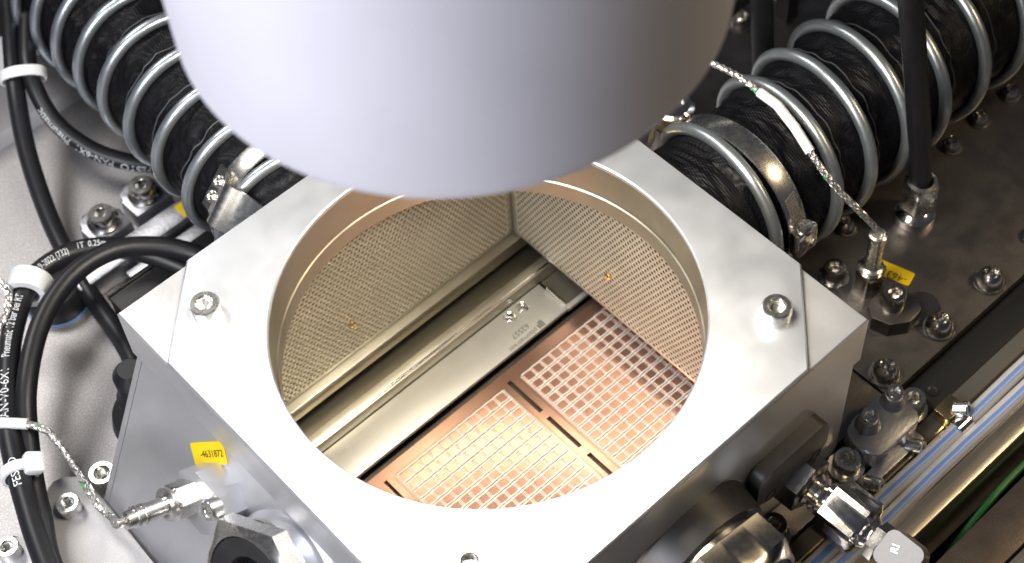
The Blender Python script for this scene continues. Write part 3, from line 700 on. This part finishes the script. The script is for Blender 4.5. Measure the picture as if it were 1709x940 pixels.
# black rubber foot and boot
RF = thing('round_foot', 'round black rubber foot with a thin blue edge under the tubes', 'foot', (-.90,2.08,-1.15))
bm = B(); lathe(bm, [(0,0),(.14,0),(.145,.02),(.14,.09),(.12,.12),(.06,.13),(0,.13)], Matrix.Translation((-.90,2.08,-1.149)), 40); obj('foot_body', bm, 'rubber', RF)
bm = B(); lathe(bm, [(.12,0),(.152,0),(.152,.006),(.12,.006)], Matrix.Translation((-.90,2.08,-1.149)), 40); obj('blue_ring', bm, 'stripe', RF)
RB = thing('rubber_boot', 'lumpy black rubber boot peeping out behind the slanted wall', 'boot', (-.98,1.30,-1.15))
bm = B(); lathe(bm, [(0,0),(.15,0),(.165,.06),(.15,.13),(.09,.16),(.085,.18),(.10,.21),(.10,.26),(.07,.29),(.065,.31),(.08,.33),(.08,.42),(.05,.46),(0,.46)], Matrix.Translation((-.975,1.22,-1.149)), 36); obj('boot_body', bm, 'rubber', RB)
# cast clamp rail with two round screws
CR = thing('clamp_rail', 'grey cast clamp blocks with two round screws on a long bar', 'clamp', (-.35,2.18,-1.15))
bm = B(); box(bm, (-.82,1.96,-1.149), (.75,2.08,-1.03), bev=.008); obj('long_bar', bm, 'cast', CR)
bm = B(); box(bm, (-.60,1.84,-1.149), (.75,1.935,-1.07), bev=.006); obj('lower_bar', bm, 'cast', CR)
for (x, y) in ((-.52,2.20),(-.285,2.205)):
    bm = B(); prism(bm, [(-.10,-.08),(.10,-.08),(.105,.03),(.075,.075),(.03,.085),(.0,.12),(-.05,.12),(-.075,.08),(-.105,.05)], -1.149, -1.02, Matrix.Translation((x,y,0)), bev=.012); obj('clamp_block', bm, 'cast', CR)
    bm = B(); lathe(bm, [(0,0),(.074,0),(.078,.01),(.078,.022),(.066,.03),(.062,.032),(.062,.075),(.055,.085),(.03,.085),(hexr(.026),.082),(hexr(.026),.045),(0,.04)], Matrix.Translation((x,y,-1.02)), 36); obj('socket_screw', bm, 'darkscrew', CR)
bm = B(); prism(bm, rounded(.10,.09,.006,3), -1.0295, -1.0265, Matrix.Translation((-.175,2.012,0))) ; obj('tag_and_reflection', bm, 'yellow', CR)
bm = B(); prism(bm, rounded(.16,.085,.006,3), -1.0695, -1.0665, Matrix.Translation((-.10,1.887,0))) ; obj('tag_and_reflection', bm, 'yellow', CR)  # yellow patch painting the upper tag's reflection on the lower bar
BX = thing('grey_box', 'dark grey box with a bright top edge half hidden behind the chamber', 'box', (-.5,1.65,-1.15))
bm = B(); box(bm, (-.76,1.30,-1.148), (-.05,1.80,-.98), bev=.006); obj('box_body', bm, 'dark', BX)
bm = B(); box(bm, (-.76,1.803,-1.0), (-.42,1.815,-.965)); obj('bright_edge', bm, 'chrome', BX)
# pneumatic tubes
RT = .047
T1, p1 = pneu('pneumatic_tube', 'straight black tube running from the top left corner under the loops', [(-.03,3.75,-.70),(-.14,3.47,-.72),(-.4,3.02,-.74),(-.56,2.74,-.86),(-.67,2.47,-.98),(-.74,2.22,-1.05),(-.79,1.95,-1.07),(-.83,1.64,-1.06),(-.88,1.42,-1.04),(-.93,1.2,-1.03)], .045)
T2, p2 = pneu('pneumatic_tube', 'black tube curving from the white tie under the left hose', [(.02,3.6,-.67),(-.08,3.35,-.67),(-.215,3.16,-.68),(-.34,2.96,-.72),(-.38,2.77,-.85),(-.33,2.58,-.95),(-.23,2.42,-1.0),(-.12,2.32,-1.03),(.01,2.19,-1.03),(.3,2.05,-1.03)], .043)
T3, p3 = pneu('pneumatic_tube', 'black printed tube looping up through the round white tie', [(-2.3,-2.6,-.95),(-2.05,-.9,-.88),(-1.83,.35,-.81),(-1.72,.78,-.80),(-1.64,1.03,-.80),(-1.52,1.34,-.80),(-1.40,1.55,-.80),(-1.22,1.80,-.80),(-1.01,1.98,-.80),(-.82,2.01,-.81),(-.66,1.945,-.83),(-.53,1.82,-.87),(-.43,1.65,-.92),(-.36,1.45,-.95),(-.33,1.2,-.97)], .048)
T4, p4 = pneu('pneumatic_tube', 'plain black tube arching inside the printed loop', [(-2.2,-2.6,-1.09),(-1.95,-.9,-1.06),(-1.75,.6,-.94),(-1.60,1.05,-.90),(-1.46,1.32,-.84),(-1.315,1.52,-.77),(-1.10,1.72,-.74),(-.87,1.825,-.73),(-.65,1.82,-.74),(-.47,1.71,-.78),(-.35,1.55,-.83),(-.27,1.3,-.88)], .045)
def arc_at(path, target):
    L = 0; best = (9, 0); t = Vector(target)
    for a, b in zip(path, path[1:]):
        if (a-t).length < best[0]: best = ((a-t).length, L)
        L += (b-a).length
    return best[1]
s3 = arc_at(p3, (-1.64,1.03,-.8))
tube_text('FESTO', .05, p3, arc_at(p3, (-1.60,1.13,-.8)) - .03, .048, 'print', T3, .25, 1.0)
tube_text('PAN-V0-6X1', .052, p3, arc_at(p3, (-1.47,1.45,-.8)) - .05, .048, 'print', T3, .35, 1.0)
tube_text('Pneumatic 12 bar bei RT', .050, p3, arc_at(p3, (-1.29,1.71,-.8)) - .02, .048, 'print', T3, .35, .66)
tube_text('19-2022 (732)', .042, p3, arc_at(p3, (-.985,1.99,-.8)) + .02, .048, 'print', T3, .35, .70)
tube_text('1T  0.25m', .042, p3, arc_at(p3, (-.745,1.985,-.82)), .048, 'print', T3, .5, .75)
r2 = list(reversed(p2)); tube_text('FESTO  PAN-6X1  Pneumatic', .05, r2, arc_at(r2, (-.14,2.345,-1.02)), .043, 'print', T2, .75, 1.0)
# cable ties
def tie(label, paths, pts, wd, th, head=None, mat_='nylon'):
    t = thing('cable_tie', label, 'cable tie', pts[0], 'white cable ties'); bm = B(); sp = spline(list(pts) + [pts[0]], .01)
    cen = sum((Vector(p) for p in pts), Vector())/len(pts)
    ax = Vector(wd[1]).normalized(); strip(bm, sp, ax, wd[0], th); obj('tie_strap', bm, mat_, t)
    if head:
        bm = B(); box(bm, (-.03,-.025,-.02), (.03,.025,.02), frame(Vector(head[0]), head[1], head[2] if len(head) > 2 else None) @ Matrix.Diagonal((head[3], head[3], head[3], 1)) if len(head) > 3 else frame(Vector(head[0]), head[1]), bev=.008); obj('tie_head', bm, mat_, t)
    return t
def ring_pts(c, ax, ru, rv, ud, n=12):
    ax = Vector(ax).normalized(); u = Vector(ud); u = (u - ax*u.dot(ax)).normalized(); v = ax.cross(u)
    return [Vector(c) + ru*math.cos(2*PI*k/n)*u + rv*math.sin(2*PI*k/n)*v for k in range(n)]
tie('white strap round the two upper left tubes', None, ring_pts((-.365,2.99,-.73), (.5,.75,.25), .108, .058, (1,-.6,0)), (.055, (.5,.75,.25)), .008)
tie('thick round white tie at the bend of the printed loop', None, ring_pts((-1.02,1.97,-.80), (.75,.65,0), .080, .076, (.6,-.75,0)), (.095, (.75,.65,0)), .034)
tie('white tie with lumpy head below the white sleeve', None, ring_pts((-1.575,1.20,-.81), (.35,.9,0), .068, .066, (.9,-.35,0)), (.045, (.35,.9,0)), .014, head=((-1.51,1.17,-.765), (.4,-.4,.8), (.35,.9,0), 1.5))
# left probe with braided cable
LPb = slant(.405,.215,.12)
LP = thing('temperature_probe', 'bright hexagonal probe on the slanted wall under the yellow label', 'probe', LPb, 'braided cable temperature probes')
F = frame(slant(.405,.215,.12), N_ + Vector((0,.0,.02)), (0,.5,1)) @ Matrix.Diagonal((1,1,.86,1))
bm = B(); lathe(bm, [(0,-.01),(hexr(.062),-.01),(hexr(.062),.10),(.058,.112),(.066,.114),(.066,.13),(.04,.132),(.036,.135),(.036,.25),(.042,.252),(.042,.263),(.036,.265),(.036,.288),(.042,.29),(.042,.302),(.034,.304),(.034,.345),(.02,.35),(0,.335)], F, 36); obj('probe_body', bm, 'screw', LP)
e_ = F @ Vector((0,0,.345)); e2 = F @ Vector((0,0,.39))
sv2 = [(-1.58,1.49,-.75),(-1.50,1.415,-.75),(-1.425,1.335,-.75)]
braid(LP, [(-1.425,1.335,-.75),(-1.40,1.29,-.753),(-1.38,1.235,-.77),(-1.382,1.13,-.82),(-1.399,1.012,-.86),(-1.416,.883,-.86),(-1.41,.77,-.83), tuple(e2), tuple(e_)], .0125, 26, sv2)
braid(LP, [(-1.20,2.17,-.78),(-1.12,2.05,-.735),(-1.13,1.93,-.735),(-1.25,1.84,-.76),(-1.5,1.8,-.78)], .0125, 18)
